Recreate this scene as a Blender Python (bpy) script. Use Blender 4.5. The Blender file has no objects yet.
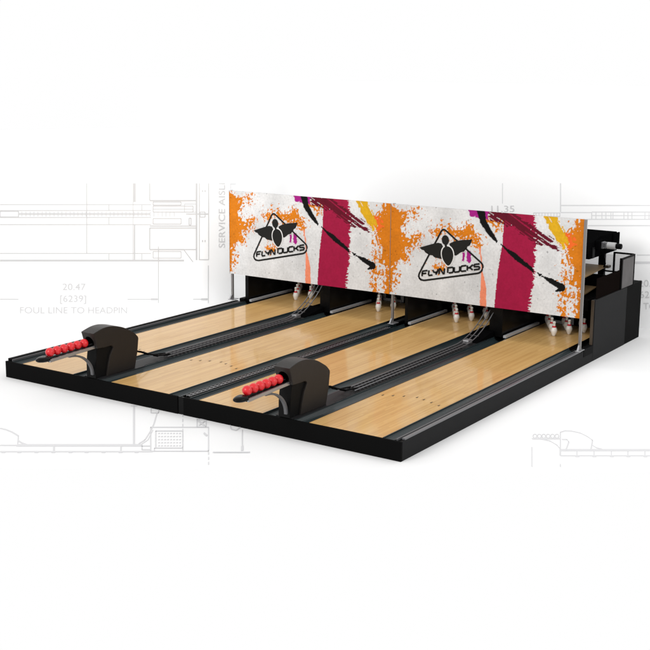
import bpy, bmesh, math, random, json
from mathutils import Vector, Matrix, noise
random.seed(7)
S=bpy.context.scene
C=bpy.data.collections.new('bowling_scene'); S.collection.children.link(C)
PI=math.pi

# ------------------------------------------------------------------ materials
def mat(name, col, rough=.5, spec=.5, metal=0, coat=0, alpha=1, bump=None, vary=0, trans=0, coatr=.1):
    m=bpy.data.materials.new(name); m.use_nodes=True; nt=m.node_tree; b=nt.nodes['Principled BSDF']
    b.inputs['Base Color'].default_value=(*col,1); b.inputs['Roughness'].default_value=rough
    b.inputs['Specular IOR Level'].default_value=spec; b.inputs['Metallic'].default_value=metal
    b.inputs['Coat Weight'].default_value=coat; b.inputs['Coat Roughness'].default_value=coatr; b.inputs['Alpha'].default_value=alpha
    b.inputs['Transmission Weight'].default_value=trans
    tc=nt.nodes.new('ShaderNodeTexCoord')
    if vary:
        n=nt.nodes.new('ShaderNodeTexNoise'); n.inputs['Scale'].default_value=6; n.inputs['Detail'].default_value=8
        r=nt.nodes.new('ShaderNodeMapRange'); r.inputs['To Min'].default_value=1-vary; r.inputs['To Max'].default_value=1+vary
        mx=nt.nodes.new('ShaderNodeVectorMath'); mx.operation='SCALE'; mx.inputs[0].default_value=col
        nt.links.new(tc.outputs['Object'],n.inputs['Vector']); nt.links.new(n.outputs['Fac'],r.inputs['Value'])
        nt.links.new(r.outputs['Result'],mx.inputs['Scale']); nt.links.new(mx.outputs['Vector'],b.inputs['Base Color'])
    if bump:
        n=nt.nodes.new('ShaderNodeTexNoise'); n.inputs['Scale'].default_value=bump[0]; n.inputs['Detail'].default_value=4
        bp=nt.nodes.new('ShaderNodeBump'); bp.inputs['Strength'].default_value=bump[1]; bp.inputs['Distance'].default_value=.004
        nt.links.new(tc.outputs['Object'],n.inputs['Vector']); nt.links.new(n.outputs['Fac'],bp.inputs['Height']); nt.links.new(bp.outputs['Normal'],b.inputs['Normal'])
    return m
def wood_mat(name, base):
    m=mat(name, base, .45, .2, coat=.46, coatr=.09); nt=m.node_tree; b=nt.nodes['Principled BSDF']; N=nt.nodes.new; K=nt.links.new
    tc=N('ShaderNodeTexCoord'); sp=N('ShaderNodeSeparateXYZ'); K(tc.outputs['Object'],sp.inputs[0])
    def M(op,a,b_=None):
        n=N('ShaderNodeMath'); n.operation=op
        for i,v in enumerate((a,b_)):
            if v is None: continue
            if isinstance(v,(int,float)): n.inputs[i].default_value=v
            else: K(v,n.inputs[i])
        return n.outputs[0]
    sx=M('DIVIDE',sp.outputs['X'],.0272); cell=M('FLOOR',sx); fr=M('FRACT',sx)
    w1=N('ShaderNodeTexWhiteNoise'); w1.noise_dimensions='1D'; K(cell,w1.inputs['W'])
    yy=M('ADD',M('DIVIDE',sp.outputs['Y'],1.15),M('MULTIPLY',w1.outputs['Value'],7.3)); yc=M('FLOOR',yy)
    cb=N('ShaderNodeCombineXYZ'); K(cell,cb.inputs[0]); K(yc,cb.inputs[1])
    w2=N('ShaderNodeTexWhiteNoise'); w2.noise_dimensions='3D'; K(cb.outputs[0],w2.inputs['Vector'])
    mp=N('ShaderNodeMapping'); mp.inputs['Scale'].default_value=(70,2.2,1); K(tc.outputs['Object'],mp.inputs['Vector'])
    ad=N('ShaderNodeVectorMath'); ad.operation='ADD'; K(mp.outputs[0],ad.inputs[0]); K(w2.outputs['Color'],ad.inputs[1])
    g=N('ShaderNodeTexNoise'); g.inputs['Scale'].default_value=1; g.inputs['Detail'].default_value=7; g.inputs['Roughness'].default_value=.65; K(ad.outputs[0],g.inputs['Vector'])
    f=M('ADD',M('MULTIPLY',w2.outputs['Value'],.42),M('MULTIPLY',g.outputs['Fac'],.62))
    cr=N('ShaderNodeValToRGB'); e=cr.color_ramp.elements
    e[0].position=.12; e[0].color=(base[0]*.80,base[1]*.72,base[2]*.62,1); e[1].position=.95; e[1].color=(base[0]*1.16,base[1]*1.2,base[2]*1.3,1)
    K(f,cr.inputs[0])
    seam=M('LESS_THAN',fr,.035); sv=M('SUBTRACT',1,M('MULTIPLY',seam,.22))
    sc=N('ShaderNodeVectorMath'); sc.operation='SCALE'; K(cr.outputs[0],sc.inputs[0]); K(sv,sc.inputs['Scale']); K(sc.outputs[0],b.inputs['Base Color'])
    return m
MT=dict(
 white=mat('white_paper',(.80,.80,.80),.9,.03),
 wall=mat('white_board',(.97,.97,.97),.9,.05),
 textink=mat('pale_text_ink',(.66,.66,.665),.9,0),
 inkl=mat('pale_grey_line_ink',(.61,.61,.615),.9,0),
 ink=mat('pale_grey_ink',(.72,.72,.73),.9,.05),
 inkf=mat('pale_grey_floor_ink',(.61,.61,.62),.9,0),
 front=mat('black_panel',(.0035,.0035,.0035),.7,.03,bump=(220,.15)),
 side=mat('charcoal_lit_side',(.0125,.0125,.013),.6,.05,vary=.12,bump=(300,.3)),  # side faces lighter than the front: light from the right put into the colour
 black=mat('black_plastic',(.0026,.0026,.0028),.6,.04),
 matte=mat('matte_black',(.0028,.0028,.003),.9,0),
 gloss=mat('black_gloss',(.003,.003,.003),.25,.10),
 rail=mat('grey_rail',(.10,.10,.105),.35,.5),
 gutter=mat('slate_gutter',(.015,.024,.026),.3,.32),
 track=mat('dark_grey_track',(.012,.012,.013),.5,.15,vary=.25),
 rod=mat('grey_rod',(.12,.12,.125),.3,.5,metal=.4),
 alu=mat('brushed_aluminium',(.36,.36,.37),.32,.5,metal=.75,vary=.08),
 post=mat('steel_post',(.21,.20,.195),.35,.5,metal=.6),
 shell=mat('brown_black_hood',(.0155,.0128,.0112),.40,.22,vary=.15,bump=(160,.5)),
 inner=mat('black_inner_body',(.004,.004,.004),.5,.08,bump=(160,.4)),
 hole=mat('hole_black',(.002,.002,.002),.9,.05),
 red=mat('red_ball',(.60,.010,.016),.3,.5,vary=.1),
 pin=mat('white_pin',(.86,.84,.80),.22,.5,coat=.3),
 stripe=mat('red_band',(.62,.02,.03),.3,.5),
 dot=mat('dark_dot',(.06,.045,.03),.5,.3),
 glass=mat('tinted_glass',(.006,.0043,.0038),.4,0,alpha=.985),
 clear=mat('smoky_clear_glass',(.45,.40,.40),.2,.1,alpha=.16),
 mesh=mat('perforated_grey',(.12,.115,.115),.6,.02,alpha=.95,vary=.2),
 motor=mat('white_motor',(.36,.36,.36),.4,.4),
 tie=mat('dark_tie',(.035,.035,.037),.5,.2),
 grey=mat('grey_metal',(.11,.11,.115),.4,.4,metal=.3),
 pale=mat('pale_gap',(.62,.63,.64),.5,.4),
 ply=mat('plywood',(.30,.20,.10),.5,.3,vary=.15),
 logo=mat('logo_black',(.006,.006,.005),.6,.2),
 strip=mat('pale_strip',(.42,.42,.43),.4,.5,metal=.2),
 trim=mat('brown_stop_and_reflection',(.055,.040,.026),.3,.4),  # cabinet's front edge: reflection of the lane wood put into the brown
 bedge=mat('grey_banner_edge',(.25,.25,.25),.4,.4),
)
MT['wood']=wood_mat('maple_lane',(.550,.338,.120))

# ------------------------------------------------------------------ helpers
def thing(name,label,cat,loc=(0,0,0),group=None):
    o=bpy.data.objects.new(name,None); C.objects.link(o); o.location=loc; o.empty_display_size=.2
    o['label']=label; o['category']=cat
    if group: o['group']=group
    return o
def tag(o,label,cat,group=None):
    o['label']=label; o['category']=cat
    if group: o['group']=group
    return o
def obj(name,bm,m,parent=None,label=None,smooth=False,loc=None):
    bmesh.ops.recalc_face_normals(bm,faces=bm.faces[:])
    me=bpy.data.meshes.new(name); bm.to_mesh(me); bm.free()
    for x in (m if isinstance(m,(list,tuple)) else [m]): me.materials.append(x)
    if smooth: me.polygons.foreach_set('use_smooth',[True]*len(me.polygons))
    o=bpy.data.objects.new(name,me); C.objects.link(o)
    if parent: o.parent=parent
    if label: o['label']=label
    if loc: o.location=loc
    return o
def box(bm,x0,x1,y0,y1,z0,z1,bev=0,mi=0):
    r=bmesh.ops.create_cube(bm,size=1,matrix=Matrix.Translation(((x0+x1)/2,(y0+y1)/2,(z0+z1)/2))@Matrix.Diagonal((x1-x0,y1-y0,z1-z0,1)))
    vs=r['verts']; fs={f for v in vs for f in v.link_faces}
    for f in fs: f.material_index=mi
    if bev:
        es={e for v in vs for e in v.link_edges}
        bmesh.ops.bevel(bm,geom=list(es),offset=bev,segments=2,profile=.6,affect='EDGES')
    return bm
def B(*a,**k): return box(bmesh.new(),*a,**k)
def prism(bm,prof,x0,x1,mi=0):   # profile in (y,z) extruded along x
    a=[bm.verts.new((x0,y,z)) for y,z in prof]; b=[bm.verts.new((x1,y,z)) for y,z in prof]; n=len(prof)
    bm.faces.new(a[::-1]).material_index=mi; bm.faces.new(b).material_index=mi
    for i in range(n): bm.faces.new((a[i],a[(i+1)%n],b[(i+1)%n],b[i])).material_index=mi
    return bm
def tube(bm,pts,r,seg=8,cap=True):
    pts=[Vector(p) for p in pts]; rings=[]; up=Vector((0,0,1))
    for i,p in enumerate(pts):
        d=(pts[min(i+1,len(pts)-1)]-pts[max(i-1,0)]).normalized()
        u=d.cross(up); u=(u if u.length>1e-4 else Vector((1,0,0))).normalized(); v=u.cross(d).normalized()
        rings.append([bm.verts.new(p+r*(math.cos(2*PI*k/seg)*u+math.sin(2*PI*k/seg)*v)) for k in range(seg)])
    for a,b in zip(rings,rings[1:]):
        for k in range(seg): bm.faces.new((a[k],a[(k+1)%seg],b[(k+1)%seg],b[k]))
    if cap: bm.faces.new(rings[0][::-1]); bm.faces.new(rings[-1])
    return bm
def lathe(bm,prof,seg=24,c=(0,0,0)):
    rings=[]
    for r,z in prof:
        rings.append([bm.verts.new((c[0]+r*math.cos(2*PI*k/seg),c[1]+r*math.sin(2*PI*k/seg),c[2]+z)) for k in range(seg)])
    for a,b in zip(rings,rings[1:]):
        for k in range(seg): bm.faces.new((a[k],a[(k+1)%seg],b[(k+1)%seg],b[k]))
    bm.faces.new(rings[0][::-1]); bm.faces.new(rings[-1])
    return bm
def copy_tree(o,parent=None):
    c=o.copy(); C.objects.link(c); c.parent=parent
    for ch in list(o.children): copy_tree(ch,c)
    return c
def struct(o): o['kind']='structure'; return o

FZ=-.243      # floor height; lane surface is z=0
DRAW='{"L":[[1,[1.647,2.455],[1.604,1.202]],[1,[0.102,2.154],[2.839,2.014]],[1,[0.097,2.053],[2.837,1.906]],[1,[0.091,1.933],[2.834,1.778]],[1,[0.085,1.811],[2.831,1.648]],[1,[0.062,1.312],[2.818,1.116]],[2.2,[0.056,1.187],[3.466,0.935]],[1,[2.043,2.055],[2.04,1.949]],[1,[2.036,1.823],[2.032,1.695]],[1,[2.016,1.173],[2.012,1.046]],[2.6,[2.535,2.417],[2.526,2.077]],[1.6,[2.516,1.667],[2.498,1.01]],[0.8,[2.509,2.418],[2.471,1.012]],[1,[2.662,2.023],[2.66,1.916]],[1,[2.64,1.129],[2.637,1.0]],[1,[0.096,2.039],[0.414,2.022],[0.41,1.927],[0.092,1.945],[0.096,2.039]],[1.6,[0.412,1.976],[2.816,1.843]],[0.7,[0.475,2.016],[0.471,1.929]],[0.7,[0.544,2.012],[0.54,1.925]],[0.7,[0.614,2.008],[0.61,1.921]],[0.7,[0.684,2.004],[0.68,1.917]],[0.7,[0.754,2.001],[0.751,1.913]],[0.7,[0.825,1.997],[0.821,1.909]],[0.7,[0.895,1.993],[0.892,1.905]],[0.7,[0.966,1.989],[0.963,1.901]],[0.7,[1.037,1.985],[1.034,1.897]],[0.7,[1.109,1.981],[1.105,1.893]],[0.7,[1.18,1.978],[1.177,1.889]],[0.7,[1.252,1.974],[1.249,1.885]],[0.7,[1.324,1.97],[1.321,1.881]],[0.7,[1.397,1.966],[1.393,1.877]],[0.7,[1.469,1.962],[1.466,1.873]],[0.7,[1.542,1.958],[1.539,1.869]],[0.7,[1.615,1.954],[1.612,1.865]],[0.7,[1.688,1.95],[1.685,1.861]],[0.7,[1.762,1.946],[1.759,1.857]],[0.7,[1.835,1.942],[1.833,1.853]],[0.7,[1.909,1.938],[1.907,1.848]],[0.7,[1.984,1.934],[1.981,1.844]],[0.7,[2.058,1.93],[2.055,1.84]],[0.7,[2.133,1.926],[2.13,1.836]],[0.7,[2.208,1.922],[2.205,1.832]],[0.7,[2.283,1.918],[2.281,1.828]],[0.7,[2.359,1.914],[2.356,1.823]],[0.7,[2.434,1.91],[2.432,1.819]],[0.7,[2.51,1.906],[2.508,1.815]],[0.7,[2.587,1.902],[2.584,1.811]],[0.7,[2.663,1.897],[2.661,1.806]],[0.7,[2.74,1.893],[2.738,1.802]],[0.7,[2.817,1.889],[2.815,1.798]],[0.7,[2.894,1.885],[2.892,1.793]],[0.7,[2.972,1.881],[2.97,1.789]],[0.7,[3.05,1.877],[3.048,1.785]],[0.7,[3.128,1.872],[3.126,1.78]],[0.7,[3.206,1.868],[3.204,1.776]],[0.7,[3.285,1.864],[3.283,1.771]],[1.2,[2.823,2.405],[2.816,2.09]],[1.8,[2.816,2.09],[3.735,2.045]],[2,[3.74,2.366],[3.718,0.927]],[1,[3.797,2.363],[3.774,0.923]],[1,[3.984,2.355],[3.964,0.917]],[1,[2.879,2.06],[3.426,2.032],[3.425,1.977],[2.878,2.005],[2.879,2.06]],[1,[2.877,1.987],[3.664,1.946],[3.662,1.834],[2.875,1.877],[2.877,1.987]],[0.8,[2.876,1.932],[3.663,1.89]],[1,[2.872,1.758],[3.421,1.727],[3.419,1.624],[2.87,1.657],[2.872,1.758]],[1.2,[2.805,1.624],[3.728,1.568]],[1.3,[2.804,1.587],[3.727,1.531],[3.721,1.126],[2.794,1.19],[2.804,1.587]],[1.6,[2.794,1.19],[3.47,1.144]],[0.9,[2.858,1.149],[3.409,1.11],[3.407,0.988],[2.855,1.028],[2.858,1.149]],[1,[3.469,1.134],[3.646,0.895]],[1,[3.768,0.931],[3.964,0.917]],[0.8,[3.495,1.992],[3.734,1.98],[3.732,1.83],[3.492,1.843],[3.495,1.992]],[1.2,[3.58,1.727],[3.62,1.725],[3.618,1.594],[3.578,1.596],[3.58,1.727]],[1.3,[3.521,1.805],[3.963,1.78]],[0.8,[3.802,1.827],[3.903,1.821],[3.902,1.727],[3.801,1.733],[3.802,1.827]],[1,[2.965,1.236],[2.941,0.176]],[1,[0.024,0.51],[0.346,0.481]],[1,[2.341,0.302],[2.935,0.249]],[2.2,[2.798,0.261],[2.925,0.249]],[1,[3.634,0.186],[3.941,0.158]],[2.2,[3.797,0.171],[3.931,0.159]],[1,[3.956,0.805],[3.946,0.084]],[1.2,[3.859,2.234],[3.858,2.197]],[1.2,[3.845,1.297],[3.844,1.26]],[1.2,[3.909,2.232],[3.909,2.195]],[1.2,[3.896,1.294],[3.895,1.256]],[0.3,[4.461,2.335],[4.461,2.333]],[0.3,[4.461,2.335],[4.461,2.333]],[0.3,[4.461,2.335],[4.461,2.333]],[0.3,[4.461,2.335],[4.461,2.333]],[0.3,[4.461,2.335],[4.461,2.333]]],"R":[[1,[6.752,2.396],[6.767,2.018]],[1.3,[7.901,2.467],[7.926,1.947]],[1.2,[7.92,2.066],[9.606,2.187]],[1,[7.927,1.938],[8.519,1.982]],[1,[8.519,1.982],[8.526,1.86]],[1,[8.519,1.991],[9.613,2.072]],[1,[7.921,1.813],[9.621,1.946]],[0.8,[8.526,1.927],[9.617,2.01]],[1.2,[8.46,1.742],[9.627,1.836]],[0.8,[8.597,1.997],[8.604,1.867]],[0.8,[8.709,2.005],[8.716,1.875]],[0.8,[8.782,2.011],[8.79,1.881]],[0.8,[8.874,2.017],[8.882,1.888]],[0.8,[8.911,2.02],[8.918,1.891]],[0.8,[9.112,2.035],[9.119,1.907]],[0.8,[9.184,2.04],[9.192,1.912]],[0.8,[9.256,2.046],[9.264,1.918]],[0.8,[9.489,2.063],[9.496,1.936]],[0.8,[9.56,2.068],[9.568,1.942]],[0.8,[7.401,1.893],[7.915,1.931],[7.918,1.866],[7.404,1.827],[7.401,1.893]],[0.6,[7.447,1.896],[7.45,1.83]],[0.6,[7.506,1.901],[7.509,1.835]],[0.6,[7.565,1.905],[7.568,1.839]],[0.6,[7.624,1.91],[7.627,1.844]],[0.6,[7.682,1.914],[7.685,1.848]],[0.6,[7.741,1.918],[7.744,1.853]],[0.6,[7.799,1.923],[7.802,1.857]],[0.6,[7.857,1.927],[7.86,1.862]],[1,[9.391,1.297],[9.659,1.323]],[2.4,[9.091,1.132],[9.668,1.189]],[1,[0.334,1.986],[0.484,1.996]],[1,[0.334,1.986],[0.333,1.879]]],"F":[[0.9,[4.943,-0.178],[4.819,-0.922]],[1,[5.171,-0.809],[5.15,-0.916]],[2,[5.268,-0.295],[6.386,-0.273]],[1,[5.228,-0.508],[6.33,-0.487]],[1.5,[5.27,-0.287],[5.226,-0.515]],[1.6,[5.4,-0.52],[5.448,-0.519]],[0.8,[5.472,-0.283],[5.426,-0.512]],[1.6,[5.604,-0.516],[5.652,-0.515]],[0.8,[5.68,-0.279],[5.63,-0.508]],[1.6,[5.815,-0.511],[5.863,-0.511]],[0.8,[5.893,-0.275],[5.84,-0.504]],[1.6,[6.013,-0.508],[6.061,-0.507]],[0.8,[6.095,-0.271],[6.039,-0.5]],[1.6,[6.217,-0.504],[6.266,-0.503]],[0.8,[6.303,-0.267],[6.243,-0.496]],[1,[5.27,-0.287],[5.406,0.428],[5.483,0.498],[5.558,0.487],[5.655,0.404],[5.714,0.259],[5.747,0.105],[5.642,-0.28]],[1,[5.696,-0.084],[5.728,-0.193],[5.789,-0.246]],[1,[5.369,0.13],[5.432,0.131],[5.437,0.03],[5.338,-0.286]],[1.2,[4.998,0.15],[5.35,0.158]],[1,[5.11,0.145],[5.208,0.066],[5.265,-0.093],[5.277,-0.287]],[0.7,[5.079,0.259],[5.066,0.21],[5.048,0.18],[5.033,0.18],[5.025,0.209],[5.029,0.258],[5.042,0.307],[5.06,0.337],[5.075,0.338],[5.083,0.308],[5.079,0.259]],[0.7,[5.135,0.26],[5.122,0.211],[5.104,0.181],[5.088,0.181],[5.081,0.21],[5.084,0.259],[5.098,0.308],[5.115,0.339],[5.131,0.339],[5.139,0.309],[5.135,0.26]],[0.7,[5.19,0.261],[5.177,0.212],[5.159,0.182],[5.143,0.182],[5.136,0.212],[5.14,0.26],[5.153,0.309],[5.171,0.34],[5.187,0.34],[5.194,0.31],[5.19,0.261]],[0.7,[5.246,0.262],[5.232,0.214],[5.214,0.183],[5.199,0.183],[5.192,0.213],[5.195,0.261],[5.209,0.31],[5.227,0.341],[5.243,0.341],[5.25,0.311],[5.246,0.262]],[0.7,[5.302,0.263],[5.288,0.215],[5.27,0.185],[5.254,0.184],[5.247,0.214],[5.251,0.262],[5.265,0.311],[5.283,0.342],[5.299,0.342],[5.306,0.312],[5.302,0.263]],[0.7,[5.357,0.265],[5.343,0.216],[5.325,0.186],[5.309,0.185],[5.302,0.215],[5.307,0.264],[5.321,0.313],[5.339,0.343],[5.355,0.344],[5.362,0.313],[5.357,0.265]],[1,[-1.725,0.449],[-1.635,0.396],[-1.534,0.297],[-1.413,0.138],[-1.333,-0.225]],[1,[-1.373,-0.048],[-1.3,-0.146],[-1.208,-0.223]],[2,[-1.338,-0.237],[0.179,-0.207]],[1,[-1.544,-0.241],[-1.326,-0.237]],[1,[-1.481,-0.482],[0.215,-0.448]],[1.6,[-1.453,-0.496],[-1.405,-0.495]],[1.6,[-1.263,-0.493],[-1.215,-0.492]],[1.6,[-1.06,-0.489],[-1.012,-0.488]],[1.6,[-0.858,-0.485],[-0.81,-0.484]],[1.6,[-0.655,-0.481],[-0.607,-0.48]],[1.6,[-0.464,-0.477],[-0.416,-0.476]],[1.6,[-0.261,-0.473],[-0.213,-0.472]],[1.6,[-0.058,-0.469],[-0.01,-0.468]],[1.6,[0.133,-0.465],[0.181,-0.464]],[1.5,[-0.892,-0.216],[-0.834,-0.484]],[1.5,[-0.078,-0.2],[-0.034,-0.468]],[1.8,[-0.227,1.792],[0.08,-0.197]],[0.8,[-0.222,1.496],[-0.141,1.498]],[1,[0.183,-0.234],[0.289,-0.232],[0.309,-0.374],[0.204,-0.376],[0.183,-0.234]],[1,[0.215,-0.448],[0.346,-0.446]],[1.4,[0.129,-0.157],[0.185,0.004],[0.203,0.375],[0.203,0.676],[0.178,1.144]],[0.8,[0.159,-0.195],[0.222,0.005],[0.226,0.418]],[1,[0.181,0.532],[0.92,0.548],[1.011,-0.417],[0.317,-0.431],[0.181,0.532]],[1,[0.268,0.376],[0.609,0.383],[0.688,-0.301],[0.361,-0.308],[0.268,0.376]],[0.8,[0.346,-0.316],[0.688,-0.309],[0.702,-0.424],[0.362,-0.43],[0.346,-0.316]],[0.9,[0.315,0.272],[0.332,0.273]],[0.9,[0.352,0.273],[0.37,0.274]],[0.9,[0.39,0.274],[0.407,0.274]],[0.9,[0.427,0.275],[0.445,0.275]],[0.9,[0.465,0.276],[0.483,0.276]],[0.9,[0.503,0.276],[0.52,0.277]],[0.9,[0.541,0.277],[0.558,0.277]],[0.9,[0.578,0.278],[0.596,0.278]],[0.9,[0.332,0.145],[0.349,0.145]],[0.9,[0.369,0.146],[0.386,0.146]],[0.9,[0.406,0.146],[0.424,0.147]],[0.9,[0.444,0.147],[0.461,0.147]],[0.9,[0.481,0.148],[0.499,0.148]],[0.9,[0.518,0.149],[0.536,0.149]],[0.9,[0.556,0.149],[0.573,0.15]],[0.9,[0.593,0.15],[0.611,0.15]],[0.9,[0.349,0.019],[0.366,0.02]],[0.9,[0.386,0.02],[0.403,0.02]],[0.9,[0.423,0.021],[0.44,0.021]],[0.9,[0.46,0.021],[0.477,0.022]],[0.9,[0.497,0.022],[0.514,0.023]],[0.9,[0.534,0.023],[0.551,0.023]],[0.9,[0.571,0.024],[0.588,0.024]],[0.9,[0.608,0.024],[0.625,0.025]],[0.9,[0.365,-0.104],[0.382,-0.104]],[0.9,[0.402,-0.104],[0.419,-0.103]],[0.9,[0.439,-0.103],[0.456,-0.103]],[0.9,[0.475,-0.102],[0.493,-0.102]],[0.9,[0.512,-0.101],[0.529,-0.101]],[0.9,[0.549,-0.101],[0.566,-0.1]],[0.9,[0.586,-0.1],[0.603,-0.1]],[0.9,[0.623,-0.099],[0.64,-0.099]],[0.9,[0.382,-0.226],[0.399,-0.226]],[0.9,[0.418,-0.225],[0.435,-0.225]],[0.9,[0.455,-0.224],[0.472,-0.224]],[0.9,[0.491,-0.224],[0.508,-0.223]],[0.9,[0.527,-0.223],[0.544,-0.223]],[0.9,[0.564,-0.222],[0.581,-0.222]],[0.9,[0.6,-0.222],[0.617,-0.221]],[0.9,[0.637,-0.221],[0.654,-0.22]],[0.8,[0.468,1.609],[0.485,1.464]],[0.8,[0.496,1.368],[0.512,1.226]],[0.8,[0.523,1.133],[0.538,0.996]],[0.8,[0.549,0.905],[0.564,0.772]],[0.8,[0.574,0.684],[0.589,0.554]],[0.8,[0.599,0.468],[0.614,0.341]],[0.8,[0.623,0.258],[0.637,0.135]],[0.8,[0.647,0.054],[0.661,-0.067]],[0.8,[0.67,-0.146],[0.683,-0.263]],[0.8,[0.692,-0.34],[0.705,-0.454]],[0.8,[1.014,-0.448],[1.025,-0.56]],[0.8,[1.032,-0.634],[1.042,-0.744]],[0.8,[1.049,-0.816],[1.059,-0.923]],[0.8,[0.048,1.502],[0.15,1.504],[0.195,1.173],[0.095,1.17],[0.048,1.502]],[0.8,[0.15,1.456],[0.336,1.269]],[1,[0.737,0.887],[0.854,0.89],[0.886,0.56],[0.771,0.557],[0.737,0.887]],[1.5,[0.763,0.82],[0.863,0.603]],[1.5,[0.79,0.623],[0.848,0.822]],[1,[1.068,-0.462],[1.511,-0.453]],[1,[1.359,0.441],[1.416,-0.402]],[2.2,[1.403,-0.209],[1.416,-0.402]],[1,[1.183,0.697],[1.212,0.481],[1.281,0.418],[1.334,0.569]],[1.4,[0.885,0.305],[0.935,0.182]]],"T":{"L":[["20.47",[1.136,0.577],[1.557,0.541],[1.141,0.703]],["[6239]",[1.083,0.368],[1.559,0.324],[1.088,0.494]],["FOUL LINE TO HEADPIN",[0.361,0.228],[2.326,0.04],[0.366,0.349]],["SERVICE AISLE",[4.3,1.124],[4.315,2.467],[4.164,1.134]]],"R":[["11.35",[6.547,1.848],[7.016,1.883],[6.542,1.972]],["20.47",[9.461,0.742],[9.871,0.787],[9.453,0.867]],["[6239]",[9.437,0.536],[9.901,0.59],[9.429,0.661]],["TO",[9.567,0.345],[9.799,0.373],[9.559,0.466]]],"F":[]},"F0":[3.574,-1.195,-0.243],"FD":[0.8301,0.5576,0.0]}'
# ------------------------------------------------------------------ setting
bm=bmesh.new()
# the white sheet: its near edge runs straight in front of the lanes
pts=[(-13,-14.4),(-9.0,-10.9),(2.62,-3.095),(9.75,1.895),(30,16.05),(30,60),(-40,60),(-40,-14.4)]
bm.faces.new([bm.verts.new((x,y,FZ)) for x,y in [(-11.2,-12.4),(24.4,11.5),(30,60),(-40,60),(-40,-12.4)]])
floor=struct(obj('floor',bm,MT['white']))

D=json.loads(DRAW)
def ribbon(bm,pts,w,org,dx,dy,wx,wy,nrm,off):
    org=Vector(org); dx=Vector(dx); dy=Vector(dy); nrm=Vector(nrm)
    for a,b in zip(pts,pts[1:]):
        ax,ay,bx,by=a[0]/wx,a[1]/wy,b[0]/wx,b[1]/wy
        l=math.hypot(bx-ax,by-ay); w_=w*.85
        if l<1e-6: continue
        tx,ty=(bx-ax)/l,(by-ay)/l; nx,ny=-ty*w_/2,tx*w_/2
        q=[(ax+nx,ay+ny),(bx+nx,by+ny),(bx-nx,by-ny),(ax-nx,ay-ny)]
        bm.faces.new([bm.verts.new(org+dx*(x*wx)+dy*(y*wy)+nrm*off) for x,y in q])
def text_mesh(name,txt,m,parent,o,X,Y,org,dx,dy,nrm,off,bold=0):
    cu=bpy.data.curves.new(name,'FONT'); cu.body=txt; cu.size=1; cu.offset=bold; cu.resolution_u=4
    t=bpy.data.objects.new(name,cu); C.objects.link(t); bpy.context.view_layer.update()
    me=bpy.data.meshes.new_from_object(t.evaluated_get(bpy.context.evaluated_depsgraph_get()))
    bpy.data.objects.remove(t); vs=[v.co.copy() for v in me.vertices]
    w=max(v.x for v in vs); x0=min(v.x for v in vs); h=.73
    org=Vector(org); dx=Vector(dx); dy=Vector(dy); nrm=Vector(nrm); o=Vector(o); X=Vector(X); Y=Vector(Y)
    if txt=='SERVICE AISLE': X=o+(X-o)*.955
    for i,v in enumerate(me.vertices):
        s=(v.co.x-x0)/(w-x0); u=v.co.y/h; p=o+(X-o)*s+(Y-o)*u
        if txt=='SERVICE AISLE': p.y=min(p.y,2.344)
        v.co=org+dx*p.x+dy*p.y+nrm*off
    me.materials.clear(); me.materials.append(m)
    ob=bpy.data.objects.new(name,me); C.objects.link(ob); ob.parent=parent
    return ob
LA,LD,LN=(-2.6339,2.2059,FZ),(.4571,.8894,0),(.8894,-.4571,0)
RA,RD,RN=(-3.,8.75,FZ),(1,0,0),(0,-1,0)
def board(name,label,A,Dr,N,s0,s1,h,strokes,texts):
    A=Vector(A); Dr=Vector(Dr); N=Vector(N); bm=bmesh.new()
    v=[bm.verts.new(A+Dr*s+N*n+Vector((0,0,z))) for s,n,z in [(s0,0,0),(s1,0,0),(s1,0,h),(s0,0,h),(s0,-.03,0),(s1,-.03,0),(s1,-.03,h),(s0,-.03,h)]]
    for f in [(0,1,2,3),(5,4,7,6),(4,0,3,7),(1,5,6,2),(3,2,6,7),(4,5,1,0)]: bm.faces.new([v[i] for i in f])
    o=obj(name,bm,MT['wall']); tag(o,label,'backdrop')
    bm=bmesh.new()
    for i,st in enumerate(strokes): ribbon(bm,st[1:],st[0],A,Dr,(0,0,1),.0195,.0195,N,.0012+i*.00003)
    obj('line_drawing',bm,MT['inkl' if N.x>.5 else 'ink'],o)
    for t in texts: text_mesh('dimension_text',t[0],MT['textink'],o,*t[1:],A,Dr,(0,0,1),N,.006)
    return o
board('backdrop_board','white board with a pale grey lane plan and FOUL LINE TO HEADPIN, left of the platform',LA,LD,LN,-2.5,4.42,3.4,D['L'],D['T']['L'])
board('backdrop_board','long white board behind the lanes with 11.35 and pale plan lines at the right',RA,RD,RN,-2.2,13.5,4.2,D['R'],D['T']['R'])
bm=bmesh.new(); FDx=Vector((*D['FD'][:2],0)); FUp=Vector((-FDx.y,FDx.x,0))
for i,st in enumerate(D['F']): ribbon(bm,st[1:],st[0],D['F0'],FDx,FUp,.0125,.055,(0,0,1),.0012+i*.00003)
obj('line_drawing',bm,MT['inkf'],floor,'pale grey side views of the lane printed on the white floor')

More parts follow.
